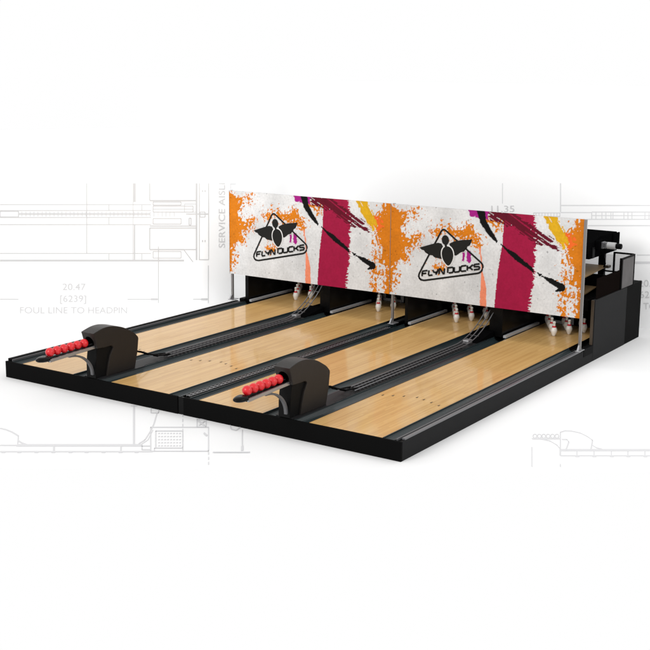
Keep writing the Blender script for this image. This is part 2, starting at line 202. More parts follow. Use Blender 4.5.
# ------------------------------------------------------------------ lane modules
def gutter_bm(x0,x1,y0,y1,depth=.062,seg=12):
    bm=bmesh.new(); lip=.012; pr=[(x0,-.10),(x0,.004),(x0+lip,.004)]
    c=(x0+x1)/2; r=(x1-x0)/2-lip
    for k in range(seg+1):
        a=PI*k/seg; pr.append((c-r*math.cos(a),.0-depth*math.sin(a)))
    pr+=[(x1-lip,.004),(x1,.004),(x1,-.10)]
    A=[bm.verts.new((x,y0,z)) for x,z in pr]; Bv=[bm.verts.new((x,y1,z)) for x,z in pr]
    for i in range(len(pr)-1): bm.faces.new((A[i],A[i+1],Bv[i+1],Bv[i]))
    bm.faces.new((A[0],A[-1],Bv[-1],Bv[0])); bm.faces.new(A[::-1]); bm.faces.new(Bv)
    return bm
YE=7.2
def strut_dots(parent,x0,x1):
    xs=[.09,.21,.335,.5,.62,.76,.90]; ys=[1.635,1.69,1.75,1.80,1.755,1.695,1.625]
    for a,y in zip(xs,ys):
        x=x0+(x1-x0)*a; bm=bmesh.new()
        v=[bm.verts.new(p) for p in [(x-.013,y-.03,.0035),(x+.013,y-.03,.0035),(x,y+.035,.0035)]]; bm.faces.new(v)
        obj('arrow_mark',bm,MT['dot'],parent)
def cradle_rung(bm,x,y,w): box(bm,x-w,x+w,y-.006,y+.006,.020,.030)
def module(xa,xb,lanes,label,left_outer,right_outer):
    t=thing('lane_platform',label,'bowling lane',(xa,0,FZ),'two pairs of bowling lanes side by side')
    dx=-xa; dz=-FZ
    def P(name,bm,m,lab=None,par=t,sm=False):
        bmesh.ops.translate(bm,verts=bm.verts[:],vec=(dx,0,dz)); return obj(name,bm,m,par,lab,sm)
    (a0,a1),(b0,b1)=lanes
    fx0=xa; fx1=xb-(.10 if not right_outer else 0)
    P('front_panel',B(fx0,fx1,0,.03,FZ,0,.004),MT['front'])
    if not right_outer: P('seam_strip',B(fx1,xb,.012,.034,FZ,-.002,.002),MT['gloss'])
    if right_outer: P('side_panel',B(xb-.03,xb,.031,5.94,FZ,-.003,.004),MT['side'])
    if left_outer: P('side_panel',B(xa,xa+.03,.031,5.94,FZ,-.003,.004),MT['side'])
    P('base_frame',B(xa+.032,xb-(.032 if right_outer else 0),.036,YE,FZ+.01,-.105),MT['black'])
    for l0,l1 in lanes:
        ln=P('lane_surface',B(l0,l1,.031,YE,-.04,0,.002),MT['wood'])
        bm=bmesh.new(); strut_dots(t,0,0) if False else None
        xs=[.09,.21,.335,.5,.62,.76,.90]; ys=[1.635,1.69,1.75,1.80,1.755,1.695,1.625]
        for a,y in zip(xs,ys):
            x=l0+(l1-l0)*a; bm=bmesh.new()
            bm.faces.new([bm.verts.new(p) for p in [(x-.014,y-.035,.003),(x+.014,y-.035,.003),(x,y+.03,.003)]])
            P('arrow_mark',bm,MT['dot'],None,ln)
    g=.235
    L0=.12 if left_outer else xa+.085
    R1=xb-.10 if right_outer else xb-.055
    for x0,x1 in ((L0,a0),(a1,a1+g-.02),(b0-g,b0),(b1,R1)):
        P('gutter',gutter_bm(x0+.002,x1-.002,.031,5.62 if x0>0 else 5.62),MT['gutter'],sm=False)
        P('gutter_end',gutter_bm(x0+.002,x1-.002,5.622,YE),MT['gloss'])
    # centre plateau between the two lanes, with rods of the ball return
    c0,c1=a1+g-.02,b0-g
    P('centre_cover',B(c0+.002,c1-.002,.036,5.30,-.1,.008,.004),MT['track'])
    bm=bmesh.new(); prism(bm,[(5.02,.01),(5.62,.10),(5.62,-.1),(5.02,-.1)],c0+.004,c1-.004)
    P('ramp_block',bm,MT['matte'])
    # outer rails / seam rails
    if right_outer:
        P('cap_rail',B(xb-.048,xb-.004,.10,5.47,-.002,.020,.004),MT['rail'])
        P('inner_rail',B(xb-.096,xb-.084,.05,5.5,-.05,.014,.003),MT['rail'])
        P('rail_channel',B(xb-.099,xb-.031,.036,5.9,-.11,-.012),MT['black'])
        P('corner_block',B(xb-.075,xb+.006,5.56,5.93,-.10,.022,.004),MT['black'])
    if left_outer:
        P('cap_rail',B(xa+.004,xa+.07,.05,5.5,-.002,.034,.005),MT['black'])
        P('inner_rail',B(xa+.088,xa+.102,.05,5.5,-.02,.026,.003),MT['rail'])
        P('rail_channel',B(xa+.031,xa+.118,.036,5.9,-.11,-.004),MT['black'])
        P('corner_block',B(xa-.006,xa+.10,5.62,5.93,-.10,.05,.004),MT['black'])
    return t
seamx=3.42
m1=module(0,seamx,((.335,1.365),(2.10,3.155)),'left pair of maple lanes in a black frame, farther from the viewer',True,False)
m2=module(seamx,6.75,((3.67,4.71),(5.42,6.475)),'right pair of maple lanes in a black frame with a charcoal side panel',False,True)
# cable tray on the seam
def tray(x0,x1,y0,y1,label):
    t=thing('cable_tray',label,'cable tray',((x0+x1)/2,y0,0)); c=(x0+x1)/2; w=(x1-x0)/2
    obj('tray',B(-w,w,0,y1-y0,-.09,-.012,.003),MT['black'],t)
    for s in (-1,1): obj('side_rail',B(s*w*.84-.006,s*w*.84+.006,.02,y1-y0-.02,-.01,.008),MT['black'],t)
    bm=bmesh.new(); n=int((y1-y0)/.085)
    for s in (-1,1): tube(bm,[(s*w*.36,.04,.004),(s*w*.36,y1-y0-.05,.004)],.008,6)
    for k in range(n): box(bm,-w*.62,w*.62,.05+k*.085,.072+k*.085,.004,.010)
    obj('link_strip',bm,MT['rod'],t)
tray(3.367,3.503,.04,5.3,'narrow black tray with pale links running along the seam between lane pairs')

# ------------------------------------------------------------------ ball return hoods
def boolean_cut(o,cut):
    md=o.modifiers.new('b','BOOLEAN'); md.object=cut; md.operation='DIFFERENCE'; md.solver='EXACT'
    bpy.context.view_layer.update(); me=bpy.data.meshes.new_from_object(o.evaluated_get(bpy.context.evaluated_depsgraph_get()))
    o.modifiers.clear(); o.data=me; bpy.data.objects.remove(cut)
def ball_return(x,label):
    t=thing('ball_return',label,'ball return',(x,0,0),'ball return hoods at the front of each lane pair'); w=.118
    prof=[(-.045,.625),(-.03,.652)]
    prof=[(-.040,.662)]
    top=[(-.04,.662),(.12,.702),(.25,.712),(.36,.70),(.47,.675),(.57,.64),(.665,.592),(.78,.525),(.855,.455)]
    # smooth the curve
    sm=[]
    for i in range(len(top)-1):
        p0=top[max(i-1,0)];p1=top[i];p2=top[i+1];p3=top[min(i+2,len(top)-1)]
        for k in range(4):
            u=k/4; sm.append(tuple(.5*((2*p1[j])+(-p0[j]+p2[j])*u+(2*p0[j]-5*p1[j]+4*p2[j]-p3[j])*u*u+(-p0[j]+3*p1[j]-3*p2[j]+p3[j])*u**3) for j in (0,1)))
    sm.append(top[-1])
    prof=sm+[(.862,.43),(.835,.24),(.775,.012),(.205,.012),(.235,.15),(.28,.30),(.338,.39),(.335,.408),(.315,.425),(.29,.43),(.16,.43),(.035,.437)]
    bm=prism(bmesh.new(),prof,-w,w); bmesh.ops.recalc_face_normals(bm,faces=bm.faces[:])
    es=[e for e in bm.edges if abs(e.verts[0].co.x-e.verts[1].co.x)<1e-6]
    bmesh.ops.bevel(bm,geom=es,offset=.007,segments=2,profile=.6,affect='EDGES')
    sh=obj('hood_shell',bm,MT['shell'],t)
    cb=bmesh.new(); bmesh.ops.create_cone(cb,cap_ends=True,segments=28,radius1=.078,radius2=.078,depth=.5,matrix=Matrix.Translation((-.005,.12,.527))@Matrix.Rotation(PI/2,4,'X'))
    cut=obj('cut',cb,MT['hole']); cut.parent=t; bpy.context.view_layer.update(); boolean_cut(sh,cut)
    hb=bmesh.new(); bmesh.ops.create_cone(hb,cap_ends=False,segments=28,radius1=.0775,radius2=.0775,depth=.34,matrix=Matrix.Translation((-.005,.195,.527))@Matrix.Rotation(PI/2,4,'X'))
    bmesh.ops.create_circle(hb,cap_ends=True,segments=28,radius=.0775,matrix=Matrix.Translation((-.005,.364,.527))@Matrix.Rotation(PI/2,4,'X'))
    obj('ball_port',hb,MT['hole'],t)
    bm=prism(bmesh.new(),[(.012,.012),(.33,.012),(.36,.40),(.30,.4295),(.045,.4295),(.03,.3),(.012,.2)],-w+.028,w-.028)
    bmesh.ops.bevel(bm,geom=[e for e in bm.edges if abs(e.verts[0].co.x-e.verts[1].co.x)<1e-6],offset=.006,segments=2,affect='EDGES')
    obj('inner_body',bm,MT['inner'],t)
    obj('foot_plate',B(-.165,.165,-.0+.04,.95,.0085,.0115),MT['track'],t)
    # tray
    bm=bmesh.new()
    for s in (-1,1):
        prism(bm,[(-.80,.405),(-.80,.446),(-.3,.462),(.10,.474),(.10,.436),(-.3,.422)],s*.058-.012,s*.058+.012)
    obj('tray_rail',bm,MT['alu'],t)
    obj('tray_bed',prism(bmesh.new(),[(-.80,.405),(-.80,.452),(.10,.464),(.10,.42)],-.044,.044),MT['black'],t)
    bm=bmesh.new(); bmesh.ops.create_uvsphere(bm,u_segments=24,v_segments=14,radius=1)
    for v in bm.verts:
        v.co.z=max(-.75,min(v.co.z,.8)); v.co=Vector((v.co.x*.084,v.co.y*.155-.83 if v.co.y<0 else v.co.y*.05-.83,v.co.z*.044+.452))
    obj('tray_tip',bm,MT['gloss'],t,smooth=True)
    bm=bmesh.new(); n=14; pr=[]
    for k in range(n+1):
        a=PI/2*k/n; pr.append((-.44+.455*math.sin(a),.06+.362*math.cos(a)))
    inn=[]
    for k in range(n+1):
        a=PI/2*k/n; inn.append((-.44+.425*math.sin(a),(.06)+.336*math.cos(a)))
    prism(bm,pr+inn[::-1],.016,.058)
    st=obj('curved_strut',bm,MT['grey'],t)
    # exit rods behind the hood
    bm=bmesh.new()
    for s in (-1,1): tube(bm,[(s*.045,.82,.24),(s*.045,.98,.20),(s*.045,1.15,.13),(s*.05,1.35,.065),(s*.05,1.62,.035)],.011,8)
    for yy,zz in ((.98,.2),(1.15,.13),(1.35,.065)): tube(bm,[(-.045,yy,zz-.012),(.045,yy,zz-.012)],.008,6)
    obj('exit_rods',bm,MT['black'],t)
    return t
r1=ball_return(1.738,'black ball return hood on the left lane pair, farther from the viewer')
r2=copy_tree(r1); r2.location=(5.055,0,0); r2['label']='black ball return hood on the right lane pair, nearer the viewer'
ORD=['first, outermost','second','third','fourth','fifth','last, at the port']
for x,who in ((1.738,'left'),(5.055,'right')):
    for k in range(6):
        bm=bmesh.new(); bmesh.ops.create_uvsphere(bm,u_segments=32,v_segments=20,radius=.0612)
        o=obj('bowling_ball',bm,MT['red'],None,smooth=True,loc=(x-.003,-.737+.1262*k,.525))
        tag(o,'red bowling ball, %s of six from the tray tip, on the %s ball return'%(ORD[k].split(',')[0] if k<5 else 'last',who),'bowling ball','red balls on the %s tray'%who)

# ------------------------------------------------------------------ ball return tracks
def track(x,y1,z1,label):
    t=thing('ball_track',label,'ball track',(x,1.5,0),'steel ball return tracks')
    def path(off,dz=0):
        p=[(off,.0,.030+dz),(off,1.4,.03+dz),(off,3.1,.03+dz)]
        for k in range(1,11):
            u=k/10; p.append((off,3.1+u*(y1-4.6),.03+dz+(z1-.03)*u**2.1))
        return p
    for off in (-.075,.0,.075):
        obj('rod',tube(bmesh.new(),path(off,0 if off else .0),.0085,8),MT['rod'],t)
    bm=bmesh.new()
    for k in range(34):
        box(bm,-.10,.10,.10+k*.09,.116+k*.09,.012,.022)
    obj('cross_ties',bm,MT['tie'],t)
    P=path(0)
    for i in (4,6,8,10): 
        bm=bmesh.new(); p=P[i]; box(bm,-.085,.085,p[1]-.008,p[1]+.008,p[2]-.018,p[2]-.009); obj('bracket',bm,MT['rod'],t)
    obj('clip_block',B(-.05,.05,3.36,3.50,.012,.075,.01),MT['alu'],t)
track(1.765,5.75,.62,'three-rod ball track between the two left lanes, rising under the banner')
track(5.07,5.95,.62,'three-rod ball track between the two right lanes, rising under the banner')

# ------------------------------------------------------------------ pins
PP=[(0,0),(.014,.002),(.0225,.012),(.031,.035),(.040,.06),(.0455,.085),(.044,.108),(.037,.135),(.028,.155),(.0215,.170)]
PN=[(.0185,.186),(.0175,.196),(.019,.212),(.0215,.224),(.0205,.234),(.014,.241),(.004,.244)]
def make_pin():
    full=[(r*1.13,z) for r,z in [(.018,0),(.0225,.004),(.031,.032),(.0405,.058),(.046,.082),(.0455,.100),(.040,.122),(.0315,.143),(.0245,.160)]]
    nk=[(.0277,.160),(.0245,.1675),(.0225,.175),(.0212,.183)]
    hd=[(.0212,.183),(.0206,.195),(.0216,.207),(.0242,.219),(.0250,.228),(.0222,.237),(.015,.2425),(.004,.244)]
    bm=lathe(bmesh.new(),full[:-1]+[full[-1]]+nk[1:]+hd[1:],24)
    b=obj('bowling_pin',bm,MT['pin'],None,smooth=True)
    bm=lathe(bmesh.new(),[(.0355,.1435),(.0308,.1535),(.0266,.164),(.0246,.1715)],24)
    s=obj('red_band',bm,MT['stripe'],b,smooth=True); return b
proto=make_pin(); used=False
LANEC=[(.81,'first lane from the left'),(2.605,'second lane from the left'),(4.165,'third lane from the left'),(5.947,'fourth lane, at the right')]
NM={(0,0):'head pin',(1,0):'left pin of the second row',(1,1):'right pin of the second row',(2,0):'left pin of the third row',(2,1):'middle pin of the third row',(2,2):'right pin of the third row',
 (3,0):'left corner pin of the back row',(3,1):'left middle pin of the back row',(3,2):'right middle pin of the back row',(3,3):'right corner pin of the back row'}
for cx,ln in LANEC:
    for r in range(4):
        for k in range(r+1):
            o=proto if not used else copy_tree(proto); used=True
            o.location=(cx+(k-r/2)*.3048,6.27+r*.264,.001)
            tag(o,'white pin, %s, %s'%(NM[(r,k)],ln),'bowling pin','bowling pins on the '+ln)

# ------------------------------------------------------------------ pinsetters behind
def partition(x0,x1,label,strip):
    t=thing('lane_partition',label,'partition',((x0+x1)/2,5.66,0),'black partitions beside the pin decks'); c=(x0+x1)/2
    obj('panel',B(x0-c,x1-c,0,1.62,.0055,.74,.004),MT['gloss'],t)
    if strip: obj('metal_strip',B(strip-c,strip+.05-c,-.03,1.28,.006,.046,.002),MT['strip'],t)
partition(.10,.175,'thin black partition left of the first lane with a pale metal strip',.215)
partition(1.765,1.975,'thick black partition between the two left lanes, beside the second lane',2.0)
partition(3.50,3.56,'thin black partition at the seam between the lane pairs',3.585)
partition(5.085,5.315,'thick black partition between the two right lanes, beside the fourth lane',5.35)
def machine(xa,xb,label,right):
    t=thing('pinsetter',label,'pinsetter',(xa,7.36,FZ),'pinsetter machines behind the lanes'); X=lambda v:v-xa
    def P(name,bm,m,sm=False):
        bmesh.ops.translate(bm,verts=bm.verts[:],vec=(-xa,-7.36,-FZ)); return obj(name,bm,m,t,smooth=sm)
    P('rear_cabinet',B(xa+.003,xb-.003,7.36,8.06,FZ,.735,.006),MT['front'])
    if right:
        s=P('side_cabinet',B(xb-.06,xb,5.945,7.352,FZ,.735,.004),MT['side'])
        P('front_trim',B(xb-.058,xb-.012,5.925,5.943,.02,.735,.002),MT['trim'])
    else:
        P('side_cabinet',B(xa,xa+.06,5.945,7.352,FZ,.735,.004),MT['side'])
    h0,h1=xa+.35,xb-.44
    bm=prism(bmesh.new(),[(6.72,1.235),(6.66,1.33),(6.80,1.50),(7.15,1.56),(7.90,1.56),(7.95,1.53),(7.95,1.235)],h0,h1)
    hd=P('hood',bm,MT['matte'])
    P('end_cap',B(h1+.001,h1+.03,7.70,7.99,1.30,1.545,.01),MT['matte'])
    for x in (h0+.1,h1-.12): P('support_post',B(x-.035,x+.035,7.62,7.70,.735,1.235,.004),MT['black'])
    P('shelf',prism(bmesh.new(),[(6.45,.93),(7.62,.99),(7.62,1.01),(6.45,.95)],xa+.5,xb-.47),MT['ply'])
    P('pin_chute',prism(bmesh.new(),[(6.55,.60),(7.34,.68),(7.34,.70),(6.55,.62)],xa+.25,xb-.52),MT['ply'])
    P('pit_curtain',B(xa+.2,xb-.15,7.30,7.345,-.1,.90,.004),MT['black'])
    P('machine_frame',B(xa+.3,xb-.35,6.55,7.28,.42,.60,.01),MT['black'])
    if right:
        y,z=7.06,1.44
        def cyl(x0,x1,r,name,m):
            bm=bmesh.new(); bmesh.ops.create_cone(bm,cap_ends=True,segments=28,radius1=r,radius2=r,depth=x1-x0,matrix=Matrix.Translation(((x0+x1)/2,y,z))@Matrix.Rotation(PI/2,4,'Y'))
            bmesh.ops.bevel(bm,geom=[e for e in bm.edges if len(e.link_faces)==2 and e.calc_face_angle()>1],offset=.008,segments=2,affect='EDGES')
            P(name,bm,m)
        P('gear_case',B(h1+.001,h1+.08,y-.13,y+.06,z-.07,z+.08,.008),MT['matte'])
        P('motor_mount',B(h1+.081,h1+.115,y-.06,y+.055,z-.055,z+.055,.008),MT['grey'])
        P('motor_flange',B(h1+.135,h1+.165,y-.058,y+.05,z-.05,z+.05,.01),MT['grey'])
        for k,(a_,b_) in enumerate(((-.045,-.04),(.04,-.04),(-.045,.04),(.04,.04))): P('stud',B(h1+.116,h1+.134,y+a_-.008,y+a_+.008,z+b_-.008,z+b_+.008,.002),MT['alu'])
        bm=bmesh.new(); tube(bm,[(h1+.02,7.2,1.30),(h1+.05,7.25,1.20),(h1+.02,7.4,1.08),(h1-.05,7.5,.98)],.012,6); P('cable',bm,MT['matte'])
        P('shelf_stop',B(xb-.468,xb-.40,7.50,7.62,.985,1.03,.006),MT['trim'])
        P('valve_block',B(h1+.001,h1+.06,7.32,7.46,1.33,1.43,.008),MT['inner'])
        P('drive_belt',B(h1+.001,h1+.022,6.80,6.90,1.24,1.42,.006),MT['inner'])
        bm=bmesh.new(); tube(bm,[(h1-.30,6.70,1.24),(h1-.26,6.62,1.12),(h1-.22,6.60,1.0),(h1-.20,6.62,.95)],.014,6); P('hose',bm,MT['matte'])
        P('side_link',B(h1-.02,h1+.02,6.22,6.34,.601,1.10,.004),MT['matte'])
        cyl(h1+.166,h1+.315,.056,'motor_housing',MT['motor'])
        cyl(h1+.316,h1+.41,.046,'motor_cap',MT['black'])
    return t
machine(0,seamx-.03,'pinsetter behind the left lane pair, hidden by the left banner',False)
machine(seamx-.03+.004,6.75,'black pinsetter with a white motor behind the right lane pair',True)
for x,w in ((2.34,'second lane'),(5.67,'fourth lane')):
    t=thing('pit_gap_bar','pale stand-in for the bright gap behind the pins of the '+w,'pit gap',(x,7.22,.001),'pale pit gaps')  # pale bars stand in for the bright floor showing through the pit back
    obj('bar',B(-.19,.19,-.01,.01,.0,.05,.004),MT['pale'],t)
    for s in (-1,1): obj('upright',B(s*.19-.03,s*.19+.03,.011,.03,.0,.17,.004),MT['pale'],t)

# guard frame with glass on the cabinet
g=thing('guard_frame','black framed guard with tinted and mesh panes on the right pinsetter cabinet','guard',(6.75,7.05,.737))
def G(name,bm,m):
    bmesh.ops.translate(bm,verts=bm.verts[:],vec=(-6.75,-7.05,-.737)); return obj(name,bm,m,g)
for (x,y,w,z1) in ((6.73,7.06,.022,1.25),(6.735,7.64,.013,1.25),(6.385,7.655,.015,1.25),(6.15,7.655,.03,1.22)):
    G('post',B(x-w,x+w-.002*0,y-w,y+w,.737,z1,.002),MT['black'])
G('top_bar',B(6.723,6.747,7.083,7.626,1.222,1.25,.002),MT['black'])
G('top_bar',B(6.401,6.721,7.643,7.665,1.224,1.252,.002),MT['black'])
G('middle_bar',B(6.181,6.369,7.645,7.665,.90,.925,.002),MT['black']); G('middle_bar',B(6.401,6.72,7.645,7.665,.90,.925,.002),MT['black'])
G('mesh_pane',B(6.731,6.739,7.083,7.626,.74,1.221),MT['mesh'])
G('glass_pane',B(6.722,6.73,6.02,7.036,.738,1.065),MT['glass'])
G('back_pane',B(6.181,6.369,7.652,7.658,.926,1.2),MT['clear']); G('back_pane',B(6.402,6.72,7.652,7.658,.926,1.222),MT['clear'])

# ------------------------------------------------------------------ banners
ART=dict(
orange=[[(-0.2,1.6),(0.113,1.471),(0.227,1.431),(0.407,1.305),(0.28,1.253),(0.234,1.15),(0.286,0.999),(0.542,1.021),(0.528,0.922),(0.372,0.766),(0.307,0.76),(0.326,0.634),(0.264,0.543),(0.182,0.535),(0.136,0.401),(0.09,0.253),(0.044,0.103),(-0.02,0.05),(-0.2,0.0)],
 [(0.355,1.455),(0.53,1.467),(0.5,1.38),(0.422,1.362)],
 [(0.776,1.153),(0.961,1.237),(1.084,1.261),(1.179,1.172),(1.37,1.229),(1.41,1.297),(1.539,1.208),(1.669,1.091),(1.671,1.035),(1.517,0.935),(1.45,1.03),(1.195,1.036),(1.151,1.074),(0.995,1.143),(0.808,1.114)],
 [(1.782,1.398),(2.062,1.338),(2.049,1.265),(1.926,1.269),(1.784,1.342)],
 [(0.808,0.568),(0.996,0.587),(0.997,0.531),(0.825,0.528)],[(0.882,0.716),(0.992,0.726),(0.978,0.669),(0.899,0.676)],
 [(3.30,1.60),(3.6,1.6),(3.6,-.2),(3.35,-0.2),(3.317,0.146),(3.285,0.488),(3.234,0.597),(3.175,0.877),(3.105,1.071),(3.095,1.269),(3.207,1.38)],
 [(3.079,0.868),(3.129,0.586),(3.181,0.39),(3.185,-0.1),(3.076,-0.1),(3.089,0.293),(3.068,0.724)]],
magenta=[[(1.386,1.6),(1.808,1.6),(1.783,1.37),(1.719,1.421),(1.595,1.411),(1.452,1.443)],[(1.33,0.832),(1.381,0.837),(1.386,0.678),(1.334,0.688)],[(1.418,0.869),(1.506,0.877),(1.512,0.705),(1.462,0.68),(1.424,0.697)]],
salmon=[[(1.634,1.031),(1.656,1.034),(1.719,0.568),(1.786,0.287),(1.804,-0.1),(1.687,-0.1),(1.69,0.334),(1.688,0.565)]],
crimson=[[(2.052,1.56),(2.056,1.307),(2.043,1.025),(1.983,0.595),(1.93,-0.1),(2.527,-0.1),(2.54,0.008),(2.604,0.53),(2.615,1.113),(2.58,1.56)]],
dark=[[(1.777,1.6),(2.1,1.6),(2.235,1.53),(2.383,1.454),(2.559,1.339),(2.903,1.195),(2.89,1.137),(2.799,1.143),(3.063,1.01),(3.049,0.986),(2.802,1.066),(2.616,1.098),(2.33,1.233),(2.244,1.309),(1.968,1.356),(1.813,1.386)]],
yellow=[[(2.682,1.6),(2.931,1.6),(2.982,1.444),(3.142,1.244),(3.146,1.16),(3.092,1.027),(2.997,1.118),(2.853,1.291)]],
redor=[[(3.111,1.256),(3.215,1.265),(3.252,1.127),(3.151,1.061)]],
black=[[(1.553,1.6),(1.699,1.6),(1.736,1.394),(1.818,1.26),(1.955,1.074),(1.943,1.05),(1.79,1.173),(1.66,1.332)],
 [(2.018,1.029),(2.137,0.955),(2.276,0.9),(2.346,0.847),(2.572,0.694),(2.59,0.64),(2.478,0.705),(2.349,0.774),(2.265,0.821),(2.139,0.921)],
 [(2.662,0.636),(2.725,0.613),(2.695,0.592)],[(2.732,0.593),(2.918,0.555),(3.104,0.488),(3.127,0.442),(3.093,0.403),(3.033,0.379),(2.972,0.384),(3.031,0.425),(2.859,0.514)]])
def sdf(poly,x,y):      # positive inside
    d=1e9; inside=False; n=len(poly)
    for i in range(n):
        ax,ay=poly[i]; bx,by=poly[i-1]; ex,ey=bx-ax,by-ay; wx,wy=x-ax,y-ay
        t=max(0,min(1,(wx*ex+wy*ey)/(ex*ex+ey*ey+1e-12))); d=min(d,(wx-ex*t)**2+(wy-ey*t)**2)
        if (ay>y)!=(by>y) and x<(bx-ax)*(y-ay)/(by-ay)+ax: inside=not inside
    d=math.sqrt(d); return d if inside else -d
BW,BH=3.405,1.528
#       ragged amplitude, noise scale x, noise scale y, colour
LAYER=[('salmon',.012,20,6,(.78,.24,.13)),('orange',.11,8,8,(.60,.178,.008)),('yellow',.03,14,14,(.64,.36,.012)),('redor',.09,16,16,(.78,.13,.02)),
 ('crimson',.05,11,36,(.32,.008,.047)),('magenta',.022,16,8,(.33,.012,.20)),('dark',.04,9,30,(.11,.004,.016)),('black',.008,20,20,(.003,.003,.003))]
def fnoise(x,y,sx,sy,seed): return noise.fractal(Vector((x*sx,y*sy,seed)),.65,2.1,5)
def art_mesh():
    nx,ny=int(BW/.0085),int(BH/.0085); me=bpy.data.meshes.new('printed_face')
    xs=[BW*i/nx for i in range(nx+1)]; zs=[BH*j/ny for j in range(ny+1)]
    me.from_pydata([(x,0,z) for z in zs for x in xs],[],[(j*(nx+1)+i,j*(nx+1)+i+1,(j+1)*(nx+1)+i+1,(j+1)*(nx+1)+i) for j in range(ny) for i in range(nx)])
    bb={k:[(min(p[0] for p in q)-.28,max(p[0] for p in q)+.28,min(p[1] for p in q)-.28,max(p[1] for p in q)+.28,q) for q in v] for k,v in ART.items()}
    cols=[]
    for z in zs:
        for x in xs:
            g=noise.fractal(Vector((x*2.1,z*2.1,3.3)),.7,2,6); w=.655+.085*g
            sp=noise.noise(Vector((x*24,z*24,9.1)))
            if sp>.62: w*=.55
            c=(w*.975,w*.98,w*.985)
            for n,(k,amp,sx,sy,col) in enumerate(LAYER):
                d=-1e9
                for x0,x1,z0,z1,q in bb[k]:
                    if x0<x<x1 and z0<z<z1: d=max(d,sdf(q,x,z))
                if d<-.28: continue
                hs=noise.noise(Vector((x*25,z*22,n*3.1+.5)))+.6*noise.noise(Vector((x*58,z*50,n+8)))
                if k=='black': d+=.010
                if k=='orange' and 0<d<.13 and hs>.16+d*4.2: continue
                if k=='orange' and -.16<d<0 and hs>.30-d*3.0: d=.2
                f=fnoise(x,z,sx,sy,n*11.7+1)
                a=amp
                if k=='crimson' and x<2.3: a=.008
                if k=='orange':
                    a=amp if d<0 else amp*.55
                    f+=.95*noise.noise(Vector((x*26,z*26,5)))+.5*noise.noise(Vector((x*60,z*60,15)))
                    if d<-.10: f-=(-d-.10)*3.2
                    a=a*(1.0)
                if d+a*f>0:
                    if k=='dark' and noise.noise(Vector((x*5+z*7,(z+x*.55)*46,2)))>.26 and d<.08: continue
                    if k=='crimson' and noise.noise(Vector((x*40,z*5,7)))>.62 and z>1.25: continue
                    v=1+.10*noise.fractal(Vector((x*6,z*6,n)),.8,2,3)
                    if k=='orange' and sp>.58: v*=.6
                    if k=='yellow' and noise.noise(Vector(((x+z*.7)*34,(z-x*.9)*4,2)))>.42: continue
                    c=tuple(q_*v for q_ in col)
            cols+= [c[0],c[1],c[2],1.0]
    at=me.color_attributes.new('paint','FLOAT_COLOR','POINT'); at.data.foreach_set('color',cols)
    return me
pm=mat('printed_vinyl',(.8,.8,.8),.6,.10); nt=pm.node_tree; an=nt.nodes.new('ShaderNodeVertexColor'); an.layer_name='paint'
tcn=nt.nodes.new('ShaderNodeTexCoord'); nn=nt.nodes.new('ShaderNodeTexNoise'); nn.inputs['Scale'].default_value=26; nn.inputs['Detail'].default_value=9; nn.inputs['Roughness'].default_value=.7
rr=nt.nodes.new('ShaderNodeMapRange'); rr.inputs['From Min'].default_value=.3; rr.inputs['From Max'].default_value=.7; rr.inputs['To Min'].default_value=.80; rr.inputs['To Max'].default_value=1.08
vm=nt.nodes.new('ShaderNodeVectorMath'); vm.operation='SCALE'
nt.links.new(tcn.outputs['Object'],nn.inputs['Vector']); nt.links.new(nn.outputs['Fac'],rr.inputs['Value']); nt.links.new(an.outputs['Color'],vm.inputs[0]); nt.links.new(rr.outputs['Result'],vm.inputs['Scale'])
nt.links.new(vm.outputs['Vector'],nt.nodes['Principled BSDF'].inputs['Base Color'])
AM=art_mesh(); AM.materials.append(pm)
def flat(bm,pts,y): 
    f=bm.faces.new([bm.verts.new((a,y,b)) for a,b in pts]); bmesh.ops.triangulate(bm,faces=[f])
def stroke(bm,pts,w,y,closed=False):
    n=len(pts); P=[Vector(p) for p in pts]; L=[];R=[]
    for i in range(n):
        if closed: a,b=P[i-1],P[(i+1)%n]
        else: a,b=P[max(i-1,0)],P[min(i+1,n-1)]
        d1=(P[i]-a).normalized() if (P[i]-a).length>1e-9 else (b-P[i]).normalized(); d2=(b-P[i]).normalized() if (b-P[i]).length>1e-9 else d1
        m=(d1+d2).normalized(); nn_=Vector((-m.y,m.x)); k=1/max(.45,abs(nn_.dot(Vector((-d1.y,d1.x)))))
        L.append(P[i]+nn_*w/2*k); R.append(P[i]-nn_*w/2*k)
    v=[(bm.verts.new((l.x,y,l.y)),bm.verts.new((r.x,y,r.y))) for l,r in zip(L,R)]
    for i in range(n if closed else n-1):
        a=v[i]; b=v[(i+1)%n]; bm.faces.new((a[0],b[0],b[1],a[1]))
def rnd(pts,r,seg=6):
    out=[]; n=len(pts)
    for i in range(n):
        p=Vector(pts[i]); a=(Vector(pts[i-1])-p).normalized(); b=(Vector(pts[(i+1)%n])-p).normalized(); rr_=r[i]
        for k in range(seg+1):
            t=k/seg; s=p+a*rr_; e=p+b*rr_; out.append(tuple((1-t)**2*s+2*t*(1-t)*p+t*t*e))
    return out
